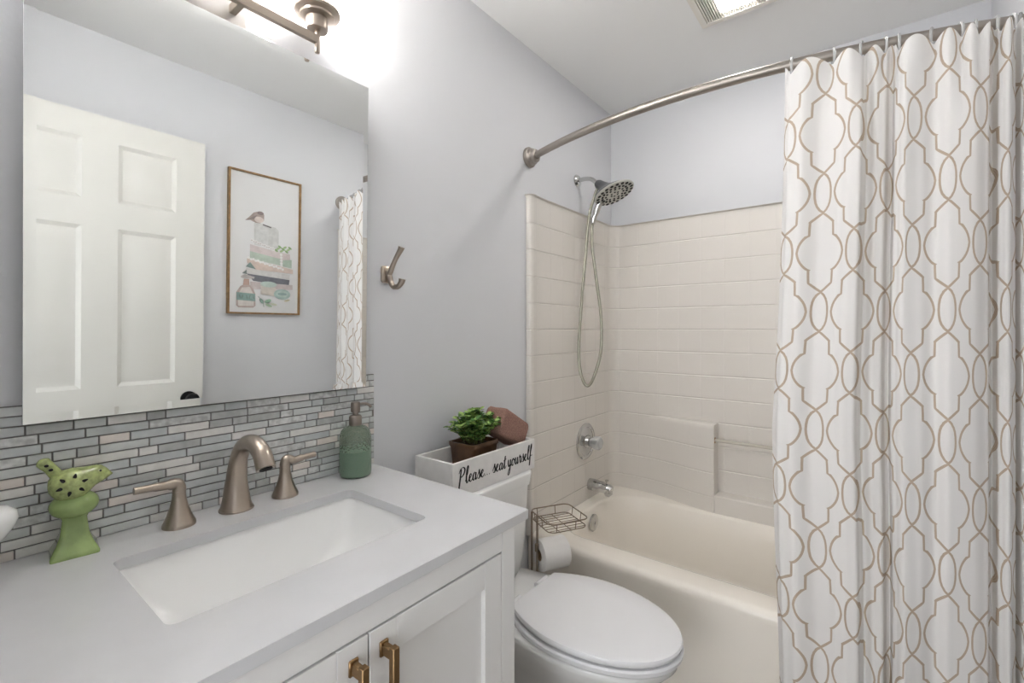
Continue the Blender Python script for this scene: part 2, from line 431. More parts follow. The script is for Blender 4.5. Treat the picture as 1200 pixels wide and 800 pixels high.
bm = bmesh.new(); lathe(bm, [(.010, .033), (.010, .07), (.001, .07)], 2.102, -.0195, .698, axis='Y'); obj('valve_stem', bm, M['black'], sv)

# ------------------------------------------------------------------ shower head with hand shower and hose
sh = thing('hand_shower_set', 'round grey and chrome shower head with looping hose above cream surround', 'shower', (2.05, -.0, 2.017))
bm = bmesh.new(); lathe(bm, [(.031, .001), (.031, .004), (.024, .012), (.013, .016), (.001, .016)], 2.05, 0, 2.017, axis='Y'); obj('flange', bm, M['chrome'], sh)
bm = bmesh.new(); tube(bm, smooth([(2.05, -.008, 2.017), (2.05, -.05, 2.018), (2.05, -.085, 2.008), (2.05, -.118, 1.978)], 6), .0105, 14); obj('shower_arm', bm, M['chrome'], sh)
nrm = Vector((0, -.41, -.912)).normalized(); ctr = Vector((2.05, -.205, 1.918))
zq = nrm.to_track_quat('Z', 'X').to_matrix()
bm = bmesh.new()
rings = []
p0 = Vector((2.05, -.112, 1.985)); 
for t, r in ((0, .016), (.10, .022), (.25, .024), (.45, .030), (.7, .055), (.85, .084), (.95, .094), (1.0, .096)):
    c = p0.lerp(ctr-nrm*.004, t); m3 = (ctr-p0).normalized().to_track_quat('Z', 'X').to_matrix().lerp(zq, min(1, t*1.5)).to_quaternion().to_matrix()
    rings.append([c+m3 @ Vector((r*math.cos(2*PI*k/40), r*math.sin(2*PI*k/40), 0)) for k in range(40)])
loft(bm, rings, True, True, True); obj('head_body', bm, M['headgrey'], sh, 50, label='dark grey head body')
bm = bmesh.new(); lathe(bm, [(.097, -.006), (.098, .000), (.094, .004), (.070, .005), (.066, .002), (.050, .004), (.001, .005)], *ctr, mtx=zq, seg=48); face = obj('face_plate', bm, M['headface'], sh)
bm = bmesh.new()
for rad, n, rr_ in ((.084, 20, .0092), (.062, 18, .0066), (.044, 12, .0060), (.018, 6, .0055)):
    for k in range(n):
        a = 2*PI*k/n
        c = ctr+zq @ Vector((rad*math.cos(a), rad*math.sin(a), .0035))
        lathe(bm, [(rr_, 0), (rr_*.8, .003), (.0005, .003)], *c, mtx=zq, seg=8)
obj('nozzle_ring', bm, M['nozzle'], face)
bm = bmesh.new(); tube(bm, smooth([ctr+zq @ Vector((0, 0, -.002))+Vector((0, .06, -.028)), (2.048, -.128, 1.882), (2.044, -.108, 1.83), (2.04, -.092, 1.785)], 5), [.017]*5+[.016]*5+[.013]*5+[.010], 14); obj('hand_shower', bm, M['chrome'], sh)
hp = [(2.05, -.118, 1.965), (2.046, -.100, 1.915), (2.04, -.075, 1.82), (2.03, -.060, 1.62), (2.01, -.050, 1.40), (1.99, -.046, 1.18), (1.985, -.058, 1.06), (1.995, -.085, .997), (2.005, -.115, 1.03), (2.02, -.148, 1.16), (2.03, -.145, 1.33), (2.038, -.112, 1.54), (2.040, -.092, 1.68), (2.040, -.0915, 1.79)]
bm = bmesh.new(); tube(bm, smooth(hp, 8), .0075, 10); obj('hose', bm, M['hose'], sh, label='pale grey flexible hose')

# ------------------------------------------------------------------ curved shower rod, rings, curtain
def rodx(y): return 1.497+.152*((y+.74)/.745)**2
ZR = 2.013
ro = thing('shower_rod', 'bowed brushed nickel shower rod spanning the tub opening', 'shower rod', (1.65, 0, ZR))
bm = bmesh.new(); tube(bm, [(rodx(y), y, ZR) for y in [-.012-(W-.024)*i/40 for i in range(41)]], .0145, 16); obj('rod', bm, M['rodm'], ro)
for y, sg in ((0, 1), (-W, -1)):
    bm = bmesh.new(); lathe(bm, [(.043, .001), (.043, .010), (.039, .014), (.036, .015), (.034, .026), (.029, .029), (.027, .042), (.022, .046), (.016, .046), (.015, .03), (.001, .03)], rodx(-.03), 0, ZR, axis='Y', seg=36)
    if sg < 0:
        for v in bm.verts: v.co.y = -W-v.co.y
    obj('flange', bm, M['rodm'], ro)
RINGS = [-1.001, -1.095, -1.159, -1.205, -1.232, -1.299, -1.350, -1.381, -1.420, -1.445, -1.462, -1.476]
bm = bmesh.new()
n = 20
for seg_ in ((0, 1),):
    pts = [Vector((.021*math.cos(a), 0, .021*math.sin(a))) for a in [PI*(-.5+2*i/n) for i in range(n+1)]]
    pts = [Vector((p.x, p.y, p.z if p.z > 0 else p.z*1.9)) for p in pts]
    tube(bm, pts, .0032, 8)
box(bm, -.006, .006, -.004, .004, -.046, -.034, bev=.002)
me0 = None
for i, y in enumerate(RINGS):
    lab = 'clear plastic curtain ring, %s' % ('first on the rod at the curtain\'s open edge' if i == 0 else ['second', 'third', 'fourth', 'fifth', 'sixth', 'seventh', 'eighth', 'ninth', 'tenth', 'eleventh', 'twelfth'][i-1]+' from the curtain\'s open edge')
    if i == 0:
        r0 = obj('curtain_ring', bm, M['clear']); o = r0
    else:
        o = r0.copy(); C.objects.link(o)
    o.location = (rodx(y), y, ZR-.004); o.rotation_euler = (0, 0, .25*math.sin(i*2.3))
    tag(o, lab, 'curtain ring', 'clear rings on the shower rod')

# plan of the folds: (y, offset from the rod towards the room is negative)
FOLD = [(-.988, .022), (-.994, .008), (-1.004, -.018), (-1.035, -.034), (-1.075, -.016), (-1.110, -.022), (-1.140, -.038), (-1.158, -.040), (-1.164, -.006), (-1.170, .012),
        (-1.190, -.012), (-1.206, -.012), (-1.216, .030), (-1.222, .034), (-1.227, -.018), (-1.245, -.044), (-1.275, -.036), (-1.300, -.026), (-1.330, -.044), (-1.372, -.046), (-1.398, -.030), (-1.404, .012), (-1.410, .018),
        (-1.416, -.030), (-1.432, -.044), (-1.446, -.022), (-1.450, .02), (-1.456, -.03), (-1.465, -.04), (-1.472, 0), (-1.478, -.036), (-1.488, -.03), (-1.494, .01), (-1.502, -.03), (-1.508, -.02)]
# cloth coordinate of the printed columns
CLOTH = [(-1.508, 10.6), (-1.486, 9.6), (-1.446, 7.6), (-1.430, 7), (-1.413, 6.62), (-1.398, 6.3), (-1.382, 6), (-1.326, 5), (-1.261, 4), (-1.222, 3.2), (-1.214, 3), (-1.149, 2), (-1.083, 1), (-1.000, 0), (-.975, -.5)]
def curtain():
    bm = bmesh.new(); uvl = bm.loops.layers.uv.new('UVMap')
    ys = []
    for (a, _), (b, _) in zip(FOLD, FOLD[1:]):
        k = max(4, int(abs(b-a)/.004)); ys += [a+(b-a)*i/k for i in range(k)]
    ys.append(FOLD[-1][0])
    tabF = sorted(FOLD); zs = [.06+(1.93-.06)*i/46 for i in range(46)]+[1.93+.066*i/16 for i in range(17)]
    G = []
    R = sorted(RINGS)
    for z in zs:
        row = []
        fl = interp([(0, .5), (.5, .75), (1.0, 1), (2.02, 0)], z)
        for y in ys:
            k = max(0, (y+1.508)/.52)                                   # 0 at the wall end, 1 at the open edge
            yy = y+fl*(.034*k**2.0)+.004*math.sin(z*5+y*9)*fl*k
            f = sinterp(tabF, y)
            # swags between rings near the top
            lo = max([r for r in R if r <= y], default=-1.49); hi = min([r for r in R if r > y], default=-.97)
            s = math.sin(PI*(y-lo)/(hi-lo)) if hi > lo else 0
            tp = max(0, (z-1.80)/.215)
            x = rodx(y)+f*(1-.55*tp)*(1+.15*math.sin(z*3+y*30))-.018-.026*tp*s
            zz = z-(max(0, z-1.93)/.066)*.022*(1-s)
            if z > 1.9: x = min(x, rodx(y)-.0175)if z > 1.985 else x
            row.append(bm.verts.new((x, max(yy, -W+.006), zz)))
        G.append(row)
    tabC = sorted(CLOTH)
    for j in range(len(zs)-1):
        for i in range(len(ys)-1):
            f = bm.faces.new((G[j][i], G[j][i+1], G[j+1][i+1], G[j+1][i]))
            for l, (ii, jj) in zip(f.loops, ((i, j), (i+1, j), (i+1, j+1), (i, j+1))):
                l[uvl].uv = (interp(tabC, ys[ii])*CP, zs[jj]-1.475+CQ/2)
    return bm
cu = obj('shower_curtain', curtain(), M['curtain'], None, 180, base=(1.5, -1.2, .06), fix=False)
tag(cu, 'white shower curtain with tan trellis pattern hanging from the bowed rod', 'shower curtain')

# ------------------------------------------------------------------ exhaust fan with light
fx0, fx1, fy0, fy1 = 1.62, 1.945, -.94, -.635
fan = thing('exhaust_fan', 'white ceiling exhaust fan grille with glowing light lens', 'exhaust fan', (1.78, -.79, CEIL))
bm = bmesh.new()
def frame_ring(bm, x0, x1, y0, y1, wd, z0, z1):
    R = [[Vector((x0, y0, z1)), Vector((x1, y0, z1)), Vector((x1, y1, z1)), Vector((x0, y1, z1))], [Vector((x0+.006, y0+.006, z0)), Vector((x1-.006, y0+.006, z0)), Vector((x1-.006, y1-.006, z0)), Vector((x0+.006, y1-.006, z0))],
         [Vector((x0+wd, y0+wd, z0)), Vector((x1-wd, y0+wd, z0)), Vector((x1-wd, y1-wd, z0)), Vector((x0+wd, y1-wd, z0))], [Vector((x0+wd, y0+wd, z1)), Vector((x1-wd, y0+wd, z1)), Vector((x1-wd, y1-wd, z1)), Vector((x0+wd, y1-wd, z1))]]
    loft(bm, R)
frame_ring(bm, fx0, fx1, fy0, fy1, .028, CEIL-.018, CEIL-.001); obj('grille_frame', bm, M['grille'], fan)
bm = bmesh.new()
y = fy0+.031
while y < fy1-.028:
    box(bm, fx0+.028, fx1-.028, y, y+.0035, CEIL-.017, CEIL-.006); y += .0085
obj('grille_slats', bm, M['grille'], fan, 0)
bm = bmesh.new(); box(bm, fx0+.03, fx1-.03, fy0+.03, fy1-.03, CEIL-.004, CEIL-.001); obj('fan_housing', bm, M['dark'], fan)
bm = bmesh.new(); box(bm, fx0+.062, fx1-.062, fy0+.095, fy1-.092, CEIL-.0215, CEIL-.005, bev=.004); obj('light_lens', bm, M['lens'], fan)

# ------------------------------------------------------------------ vanity
va = thing('vanity_cabinet', 'white shaker vanity cabinet with two doors under the quartz top', 'vanity', (.39, -.28, 0))
VF = -.555
bm = bmesh.new()
for a in ((0.0, .016, VF+.002, -.004, .09, .849), (.774, .79, VF+.002, -.004, .09, .849), (.016, .774, VF+.002, -.004, .09, .106), (.016, .774, -.012, -.004, .106, .849)): box(bm, *a)
box(bm, 0.0, .79, -.50, -.01, .001, .09)
obj('carcase', bm, M['cab'], va)
bm = bmesh.new()
DL, DR, DT, DBm, GAP = .098, .748, .808, .14, .425
box(bm, 0.0, DL, VF-.018, VF+.001, .09, .849, bev=.0012); box(bm, DR, .79, VF-.018, VF+.001, .09, .849, bev=.0012)
box(bm, DL, DR, VF-.018, VF+.001, DT, .849, bev=.0012); box(bm, DL, DR, VF-.018, VF+.001, .09, DBm, bev=.0012)
obj('face_frame', bm, M['cab'], va)
def shaker(x0, x1, z0, z1, y):
    bm = bmesh.new(); s = .052
    box(bm, x0, x0+s, y-.018, y, z0, z1, bev=.001); box(bm, x1-s, x1, y-.018, y, z0, z1, bev=.001)
    box(bm, x0+s, x1-s, y-.018, y, z1-s, z1, bev=.001); box(bm, x0+s, x1-s, y-.018, y, z0, z0+s, bev=.001)
    box(bm, x0+s-.002, x1-s+.002, y-.008, y-.001, z0+s-.002, z1-s+.002)
    return bm
for x0, x1, hx in ((DL+.0025, GAP-.0015, GAP-.028), (GAP+.0015, DR-.0025, GAP+.026)):
    dr = obj('door', shaker(x0, x1, DBm+.002, DT-.0035, VF), M['cab'], va)
    bm = bmesh.new(); y = VF-.018; zt = .782
    box(bm, hx-.006, hx+.006, y-.034, y-.022, zt-.150, zt, bev=.0012)                       # bar
    for z in (zt-.012, zt-.138):
        box(bm, hx-.0055, hx+.0055, y-.026, y, z-.009, z+.009, bev=.002); box(bm, hx-.008, hx+.008, y-.005, y, z-.012, z+.012, bev=.0015)
    obj('handle', bm, M['bronze'], dr, label='square bronze bar pull')

# counter with sink cut-out
CZ = .87
def counter():
    bm = bmesh.new()
    outer = rrect(.4075, -.289, .4275, .289, .003, CZ, 4); inner = rrect(.4375, -.2915, .2305, .1440, .016, CZ, 6)
    ov = [bm.verts.new(p) for p in outer]; iv = [bm.verts.new(p) for p in inner]
    es = [bm.edges.new((a, b)) for L_ in (ov, iv) for a, b in zip(L_, L_[1:]+L_[:1])]
    bmesh.ops.triangle_fill(bm, edges=es, use_beauty=True)
    top = list(bm.faces)
    r = bmesh.ops.extrude_face_region(bm, geom=top)
    bmesh.ops.translate(bm, verts=[v for v in r['geom'] if isinstance(v, bmesh.types.BMVert)], vec=(0, 0, -.020))
    return bm
ct = obj('countertop', counter(), M['quartz'], None, 30, base=(.4075, -.289, CZ-.02))
tag(ct, 'white quartz countertop with rectangular sink cut-out on the vanity', 'countertop')
md = ct.modifiers.new('bevel', 'BEVEL'); md.width = .0016; md.segments = 2; md.limit_method = 'ANGLE'
sk = thing('sink', 'white rectangular undermount sink basin set into the countertop', 'sink', (.4375, -.29, .72))
bm = bmesh.new()
def sr(hx, hy, r, z, cx=.4375, cy=-.2915): return rrect(cx, cy, hx, hy, r, z, 8)
loft(bm, [sr(.255, .168, .03, .828), sr(.255, .168, .03, .8495), sr(.236, .149, .022, .8495), sr(.234, .147, .024, .845), sr(.231, .144, .030, .835), sr(.220, .134, .035, .802), sr(.196, .115, .042, .765), sr(.155, .092, .05, .735), sr(.110, .070, .05, .716), sr(.07, .05, .04, .706), sr(.024, .024, .024, .703)], True, False, True)
obj('basin', bm, mat('sink_ceramic', srgb(251, 251, 250), .1, coat=.3), sk, 60)
bm = bmesh.new(); lathe(bm, [(.024, .003), (.022, .006), (.016, .006), (.014, .003), (.001, .003)], .4375, -.2915, .702); obj('drain', bm, M['nickel'], sk)

# ------------------------------------------------------------------ faucet
fa = thing('faucet', 'brushed nickel faucet with arched spout and two lever handles behind the sink', 'faucet', (.438, -.064, CZ))
cp = smooth([(.438, -.064, CZ), (.438, -.064, .885), (.438, -.065, .935), (.438, -.078, .985), (.438, -.106, 1.018), (.438, -.148, 1.029), (.438, -.186, 1.014), (.438, -.206, .985)], 6)
rp = [interp([(0, .0335), (3, .0325), (6, .029), (12, .0215), (18, .0175), (24, .0165), (30, .0170), (36, .018), (42, .0185)], i) for i in range(len(cp))]
bm = bmesh.new(); tube(bm, cp, rp, 28, side=(0, 1, 0)); obj('spout', bm, M['nickel'], fa, 60)
bm = bmesh.new(); lathe(bm, [(.0345, 0), (.0345, .003), (.033, .004), (.001, .004)], .438, -.064, CZ+.0002); obj('base_ring', bm, M['nickel'], fa)
bm = bmesh.new(); tube(bm, [(.438, -.2055, .986), (.438, -.207, .9835)], .0125, 16); obj('aerator', bm, M['dark'], fa)
def fhandle(x, y, s, zl, label):
    bm = bmesh.new(); lathe(bm, [(.029, 0), (.029, .004), (.0275, .008), (.022, .020), (.016, .038), (.0125, .055), (.0115, .066), (.012, .068), (.012, .070)], x, y, CZ); t = obj('handle', bm, M['nickel'], fa, 50, label=label)
    bm = bmesh.new(); tube(bm, smooth([(x, y, CZ+.068), (x, y, CZ+.078), (x+s*.005, y, CZ+.086), (x+s*.02, y-.001, zl-.003), (x+s*.045, y-.002, zl-.001), (x+s*.074, y-.002, zl)], 5),
                           [.0118]*5+[.0115]*5+[.0108]*5+[.0085]*5+[.0072]*5+[.007], 18); obj('lever', bm, M['nickel'], t, 60)
fhandle(.330, -.065, -1, .9595, 'nickel faucet handle nearest the green bird, lever pointing left')
fhandle(.546, -.065, 1, .9535, 'nickel faucet handle nearest the green soap dispenser, lever pointing right')

# ------------------------------------------------------------------ mosaic backsplash
def splash():
    bm = bmesh.new(); box(bm, -.018, .8385, -.0065, -.001, CZ, 1.1355)
    rnd = random.Random(5); z = CZ+.001; k = 0
    while z < 1.13:
        x = -.018+(-rnd.random()*.03 if k else 0); h = .0153
        while x < .837:
            L_ = rnd.choice((.030, .030, .045, .060, .075, .095, .11)); a, b = max(x, -.017), min(x+L_, .837)
            if b-a > .006:
                n0 = len(bm.faces); vs_ = box(bm, a, b, -.0100, -.0060, z, min(z+h, 1.135), bev=.0006, seg=1)
                bm.faces.ensure_lookup_table(); mi = rnd.choices((1, 2, 3, 4, 5, 6), (6, 4, 4, 4, 2, 3))[0]
                for f in bm.faces[n0-0:] if n0 < len(bm.faces) else []: f.material_index = mi
                for f in bm.faces[n0-6:]:
                    if f.index >= n0-6 and f.material_index == 0 and len(bm.faces)-n0 > 6: pass
            x += L_+.0024
        z += h+.0024; k += 1
    return bm
bs = obj('tile_backsplash', splash(), [M['grout']]+TILES, None, 0, base=(.41, -.001, CZ))
tag(bs, 'grey mosaic tile backsplash of slim staggered strips below the mirror', 'backsplash')

# ------------------------------------------------------------------ mirror (top leans out slightly)
mi = thing('wall_mirror', 'large rectangular mirror on the wall above the mosaic backsplash', 'mirror', (.4545, -.012, 1.104))
MX0, MX1, MZ0, MZ1 = .113, .796, 1.104, 1.958
tilt = math.radians(.8)
def tl(p):                                              # tilt about the bottom edge
    y, z = p[1]+.030, p[2]-MZ0
    return Vector((p[0], -.030+y*math.cos(tilt)-z*math.sin(tilt), MZ0+z*math.cos(tilt)+y*math.sin(tilt)))
bm = bmesh.new()
def rc(ins, y): return [tl(p) for p in ((MX0+ins, y, MZ0+ins), (MX1-ins, y, MZ0+ins), (MX1-ins, y, MZ1-ins), (MX0+ins, y, MZ1-ins))]
loft(bm, [rc(0, -.0290), rc(.0004, -.0292), rc(.016, -.0300)], True, False, True); obj('mirror_glass', bm, M['mirror'], mi, 0)
bm = bmesh.new(); loft(bm, [rc(0, -.0245), rc(0, -.0290)], True, True, False)
obj('glass_edge', bm, mat('glass_edge', srgb(120, 128, 126), .2), mi, 0)
bm = bmesh.new(); loft(bm, [[Vector((x, -.0105 if z < 1.14 else -.001, z)) for x, z in ((MX0+.01, MZ0+.01), (MX1-.01, MZ0+.01), (MX1-.01, MZ1-.01), (MX0+.01, MZ1-.01))], rc(.01, -.0246)], True, True, True); obj('backing', bm, M['mirrorback'], mi, 0)

# ------------------------------------------------------------------ vanity light
LX, LY, LZ = .411, -.066, 2.003
vl = thing('vanity_light', 'brushed nickel two-lamp bar light on the wall above the mirror', 'wall light', (LX, 0, LZ))
bm = bmesh.new(); box(bm, .342, .480, -.016, -.001, 1.945, 2.065, bev=.003); obj('backplate', bm, mat('satin_plate', srgb(205, 204, 202), .35, .85), vl)
for x in (.373, .449):
    bm = bmesh.new(); box(bm, x-.0075, x+.0075, LY-.004, -.015, LZ-.0095, LZ+.0095, bev=.001); obj('arm', bm, M['nickel'], vl)
bm = bmesh.new(); box(bm, LX-.216, LX+.216, LY-.006, LY+.006, LZ-.0105, LZ+.0105, bev=.001); obj('bar', bm, M['nickel'], vl)
for x in (LX-.216, LX+.216):
    bm = bmesh.new(); lathe(bm, [(.001, -.034), (.0055, -.033), (.0065, -.030), (.0065, .028), (.001, .028)], x, LY, LZ); obj('stem', bm, M['nickel'], vl)
    bm = bmesh.new(); lathe(bm, [(.001, .022), (.0245, .024), (.026, .028), (.026, .052), (.040, .056), (.041, .061), (.054, .064), (.056, .068), (.054, .073), (.001, .073)], x, LY, LZ); c = obj('socket_cup', bm, M['nickel'], vl, 35)
    bm = bmesh.new(); lathe(bm, [(.044, .0735), (.047, .080), (.048, .20), (.045, .20), (.044, .080)], x, LY, LZ); obj('glass_shade', bm, M['opal'], vl, 35)
    bm = bmesh.new(); lathe(bm, [(.012, .074), (.013, .095), (.026, .12), (.028, .14), (.018, .162), (.001, .166)], x, LY, LZ); obj('bulb', bm, M['bulb'], vl)

# ------------------------------------------------------------------ robe hook
hk = thing('robe_hook', 'brushed nickel double robe hook on wall right of the mirror', 'hook', (.886, 0, 1.44))
bm = bmesh.new()
loft(bm, [rrect(.886, 0, .019, .026, .010, 0, 5) for _ in range(1)]+[rrect(.886, 0, .019, .026, .010, .006, 5), rrect(.886, 0, .013, .020, .008, .010, 5)], True, True, True)
for v in bm.verts: v.co = Vector((v.co.x, -v.co.z-.0005, 1.436+v.co.y))
obj('mounting_plate', bm, M['nickel'], hk)
bm = bmesh.new()
pu = smooth([(.886, -.008, 1.425), (.886, -.022, 1.440), (.888, -.030, 1.458), (.892, -.040, 1.480), (.898, -.056, 1.508), (.899, -.060, 1.516)], 5)
tube(bm, pu, [interp([(0, .008), (8, .008), (15, .007), (22, .0095), (25, .0105)], i) for i in range(len(pu))], 12)
pl = smooth([(.886, -.008, 1.445), (.886, -.020, 1.428), (.887, -.024, 1.412), (.890, -.034, 1.398), (.894, -.050, 1.398), (.898, -.060, 1.410), (.899, -.063, 1.420)], 5)
tube(bm, pl, [interp([(0, .009), (12, .0085), (20, .008), (27, .010), (30, .011)], i) for i in range(len(pl))], 12)
obj('hook', bm, M['nickel'], hk, 60)

# ------------------------------------------------------------------ soap dispenser
sx, sy = .740, -.062
so = thing('soap_dispenser', 'green textured glass soap dispenser with metal pump beside the backsplash end', 'soap dispenser', (sx, sy, CZ))
bm = bmesh.new(); lathe(bm, [(.001, 0), (.036, 0), (.0405, .004), (.0418, .012), (.0418, .098), (.041, .110), (.0375, .122), (.030, .131), (.018, .136), (.0145, .139), (.0145, .142), (.001, .142)], sx, sy, CZ, seg=48); obj('bottle', bm, M['glass'], so)
nt = M['glass'].node_tree; vo = nt.nodes.new('ShaderNodeTexVoronoi'); vo.inputs['Scale'].default_value = 150; bq = nt.nodes.new('ShaderNodeBump'); bq.inputs['Strength'].default_value = 1.0; bq.inputs['Distance'].default_value = .012
nt.links.new(nt.nodes['Texture Coordinate'].outputs['Object'], vo.inputs['Vector']); nt.links.new(vo.outputs['Distance'], bq.inputs['Height']); nt.links.new(bq.outputs['Normal'], nt.nodes['Principled BSDF'].inputs['Normal'])
bm = bmesh.new(); lathe(bm, [(.001, .003), (.036, .003), (.0395, .008), (.0395, .070), (.001, .070)], sx, sy, CZ, seg=40); obj('liquid_soap', bm, M['liquid'], so)
bm = bmesh.new(); lathe(bm, [(.016, .136), (.0168, .139), (.0168, .160), (.014, .164), (.0075, .166), (.0075, .172), (.0115, .173), (.0125, .176), (.0125, .196), (.011, .200), (.001, .201)], sx, sy, CZ, seg=28); pm = obj('pump', bm, M['pump'], so)
bm = bmesh.new(); tube(bm, smooth([(sx+.008, sy, CZ+.192), (sx+.022, sy-.008, CZ+.194), (sx+.032, sy-.014, CZ+.190), (sx+.038, sy-.018, CZ+.183)], 5), .0036, 10); obj('nozzle', bm, M['pump'], pm)

# ------------------------------------------------------------------ green bird figurine on a pedestal
bx, by = .175, -.052
bd = thing('bird_figurine', 'green glazed ceramic bird on a flared pedestal against the backsplash', 'figurine', (bx, by, CZ))
Rz = Matrix.Rotation(math.radians(-6), 3, 'Z')
def bp(x, y, z): return Vector((bx, by, CZ))+Rz @ Vector((x, y, z))
bm = bmesh.new()
def sq(h, z, r): return [bp(p.x, p.y, z) for p in rrect(0, 0, h, h, r, 0, 5)]
loft(bm, [sq(.032, 0, .004), sq(.0325, .004, .004), sq(.031, .008, .005), sq(.025, .020, .006), sq(.0195, .036, .007), sq(.0175, .052, .007), sq(.0165, .064, .007), sq(.0185, .068, .009), sq(.017, .072, .010)], True, True, True)
obj('pedestal', bm, M['green'], bd, 50)
bm = bmesh.new()
def ell(cx, cy, cz, ax, ay, az, nu=20, nv=14, fn=None):
    rings = []
    for j in range(1, nv):
        t = PI*j/nv; rings.append([bp(*(fn or (lambda x, y, z: (x, y, z)))(cx+ax*math.sin(t)*math.cos(2*PI*i/nu), cy+ay*math.sin(t)*math.sin(2*PI*i/nu), cz-az*math.cos(t))) for i in range(nu)])
    loft(bm, rings, True, True, True)
ell(0, 0, .086, .034, .031, .024)
obj('nest', bm, M['green'], bd, 70)
bm = bmesh.new()
# body lofted along the bird's length from tail to beak
spine = [(-.0345, .1245, .004, .004), (-.0335, .1245, .011, .011), (-.028, .1235, .020, .0195), (-.018, .122, .028, .0270), (-.003, .1215, .032, .0300), (.011, .123, .029, .0275), (.020, .1275, .0235, .0225),
         (.028, .132, .0185, .0185), (.036, .1335, .0145, .0155), (.043, .1325, .0095, .0105), (.048, .131, .0045, .005), (.052, .130, .001, .001)]
rings = [[bp(x, wy*math.cos(2*PI*k/20), z+hz*math.sin(2*PI*k/20)) for k in range(20)] for x, z, wy, hz in spine]
loft(bm, rings, True, True, True)
bird = obj('bird', bm, M['greenpat'], bd, 80)
bm = bmesh.new()
tube(bm, [bp(*p) for p in ((-.018, 0, .136), (-.024, 0, .145), (-.030, 0, .155), (-.036, 0, .163), (-.0405, 0, .169), (-.0425, 0, .172), (-.0435, 0, .1735))], [.011, .0095, .0088, .0095, .0095, .006, .002], 16, flat=.8)
obj('tail', bm, M['greenpat'], bird, 80)
for k in range(6):
    bm = bmesh.new()
    a = 2*PI*k/6+.3; x, z = -.004+.017*math.cos(a), .127+.0145*math.sin(a)
    yy = -.0318*math.sqrt(max(.1, 1-((x+.004)/.036)**2-((z-.1235)/.0295)**2))
    c = bp(x, yy-.0003, z); d = Rz @ Vector((math.cos(a), 0, math.sin(a))); e = Rz @ Vector((-math.sin(a), 0, math.cos(a)))
    pts = [c+d*(.0045*math.cos(q))+e*(.0024*math.sin(q)*(1-.5*math.cos(q))) for q in [2*PI*i/12 for i in range(12)]]
    off = Rz @ Vector((0, -.0012, 0)); loft(bm, [[p-off*2 for p in pts], [p+off*.6 for p in pts]], True, True, True); obj('cut_out', bm, M['dark'], bird, 0, label='dark petal-shaped hole')
for x, z in ((-.0355, .163), (-.030, .155)):
    bm = bmesh.new(); c = bp(x, -.0068, z); loft(bm, [[c+Rz @ Vector((.003*math.cos(q), yy, .0022*math.sin(q))) for q in [2*PI*i/10 for i in range(10)]] for yy in (.003, -.0035)], True, True, True); obj('cut_out', bm, M['dark'], bird, 0, label='small dark hole in the tail')
bm = bmesh.new(); c = bp(.034, -.0132, .141); lathe(bm, [(.0022, -.001), (.0018, .0008), (.0002, .0013)], c.x, c.y, c.z, axis='Y', seg=10); obj('eye', bm, M['dark'], bird)

# white ceramic pedestal bowl cut by the left edge of the photo
cb = obj('ceramic_bowl', (lambda bm: (lathe(bm, [(.001, 0), (.024, 0), (.024, .004), (.012, .012), (.010, .045), (.018, .060), (.032, .074), (.042, .090), (.0455, .102), (.043, .112), (.033, .119), (.015, .1215), (.001, .122)], .057, -.10, CZ, seg=40), bm)[1])(bmesh.new()), M['ceramic'], None, 60, base=(.057, -.10, CZ))
tag(cb, 'glossy white rounded ceramic footed pot at the left end of the counter', 'pot')

# ------------------------------------------------------------------ toilet
TX = 1.222
to = thing('toilet', 'white two-piece toilet with closed oval lid between vanity and tub', 'toilet', (TX, -.35, 0))
TK = 1.203
def tank_ring(hw, yf, z, r=.045, cx=TK):
    pts = rrect(cx, (yf-.022)/2, hw, (-.022-yf)/2, [.018, .018, r, r], z, 8)
    # bow the front
    return [Vector((p.x, p.y-(.034*max(0, 1-((p.x-cx)/hw)**2) if p.y < -.12 else 0), p.z)) for p in pts]
bm = bmesh.new()
loft(bm, [tank_ring(.090, -.150, .385, .05), tank_ring(.125, -.168, .392, .05), tank_ring(.150, -.178, .42, .05), tank_ring(.163, -.184, .47, .05), tank_ring(.173, -.188, .56, .05), tank_ring(.180, -.191, .65, .05), tank_ring(.184, -.193, .717, .05)], True, True, True)
tk = obj('tank', bm, M['ceramic'], to, 50)
bm = bmesh.new(); lathe(bm, [(.014, 0), (.014, .006), (.008, .008), (.008, .016), (.001, .017)], TK-.135, -.191, .675, axis='Y'); tube(bm, [(TK-.135, -.206, .675), (TK-.10, -.216, .672), (TK-.065, -.218, .668)], [.006, .0065, .008], 10); obj('flush_lever', bm, M['chrome'], tk)
bm = bmesh.new()
loft(bm, [tank_ring(.1865, -.196, .716, .05), tank_ring(.190, -.199, .718, .055), tank_ring(.1935, -.203, .755, .055), tank_ring(.192, -.2015, .7595, .055), tank_ring(.188, -.1975, .761, .05)], True, True, True)
obj('tank_lid', bm, M['ceramic'], to, 50)
def oval(cx, yb, yt, a, z, back=.117, n=48, mid=None):
    ym = mid if mid is not None else yb-.195
    out = []
    for i in range(n+1):                        # front half ellipse
        t = -PI/2+PI*i/n
        out.append(Vector((cx+a*math.sin(t), ym-(ym-yt)*math.cos(t), z)))
    for i in range(1, 11):
        t = i/10; hw = a-(a-back)*t*t; out.append(Vector((cx+hw, ym+(yb-ym)*t, z)))
    for i in range(10, 0, -1):
        t = i/10; hw = a-(a-back)*t*t; out.append(Vector((cx-hw, ym+(yb-ym)*t, z)))
    return out
bm = bmesh.new()
loft(bm, [oval(TX, -.322, -.779, .176, .421), oval(TX, -.318, -.784, .180, .425), oval(TX, -.317, -.786, .181, .434), oval(TX, -.320, -.783, .178, .439), oval(TX, -.330, -.770, .167, .4415), oval(TX, -.40, -.68, .09, .4425)], True, True, True)
ld = obj('lid', bm, M['plastic'], to, 40)
bm = bmesh.new()
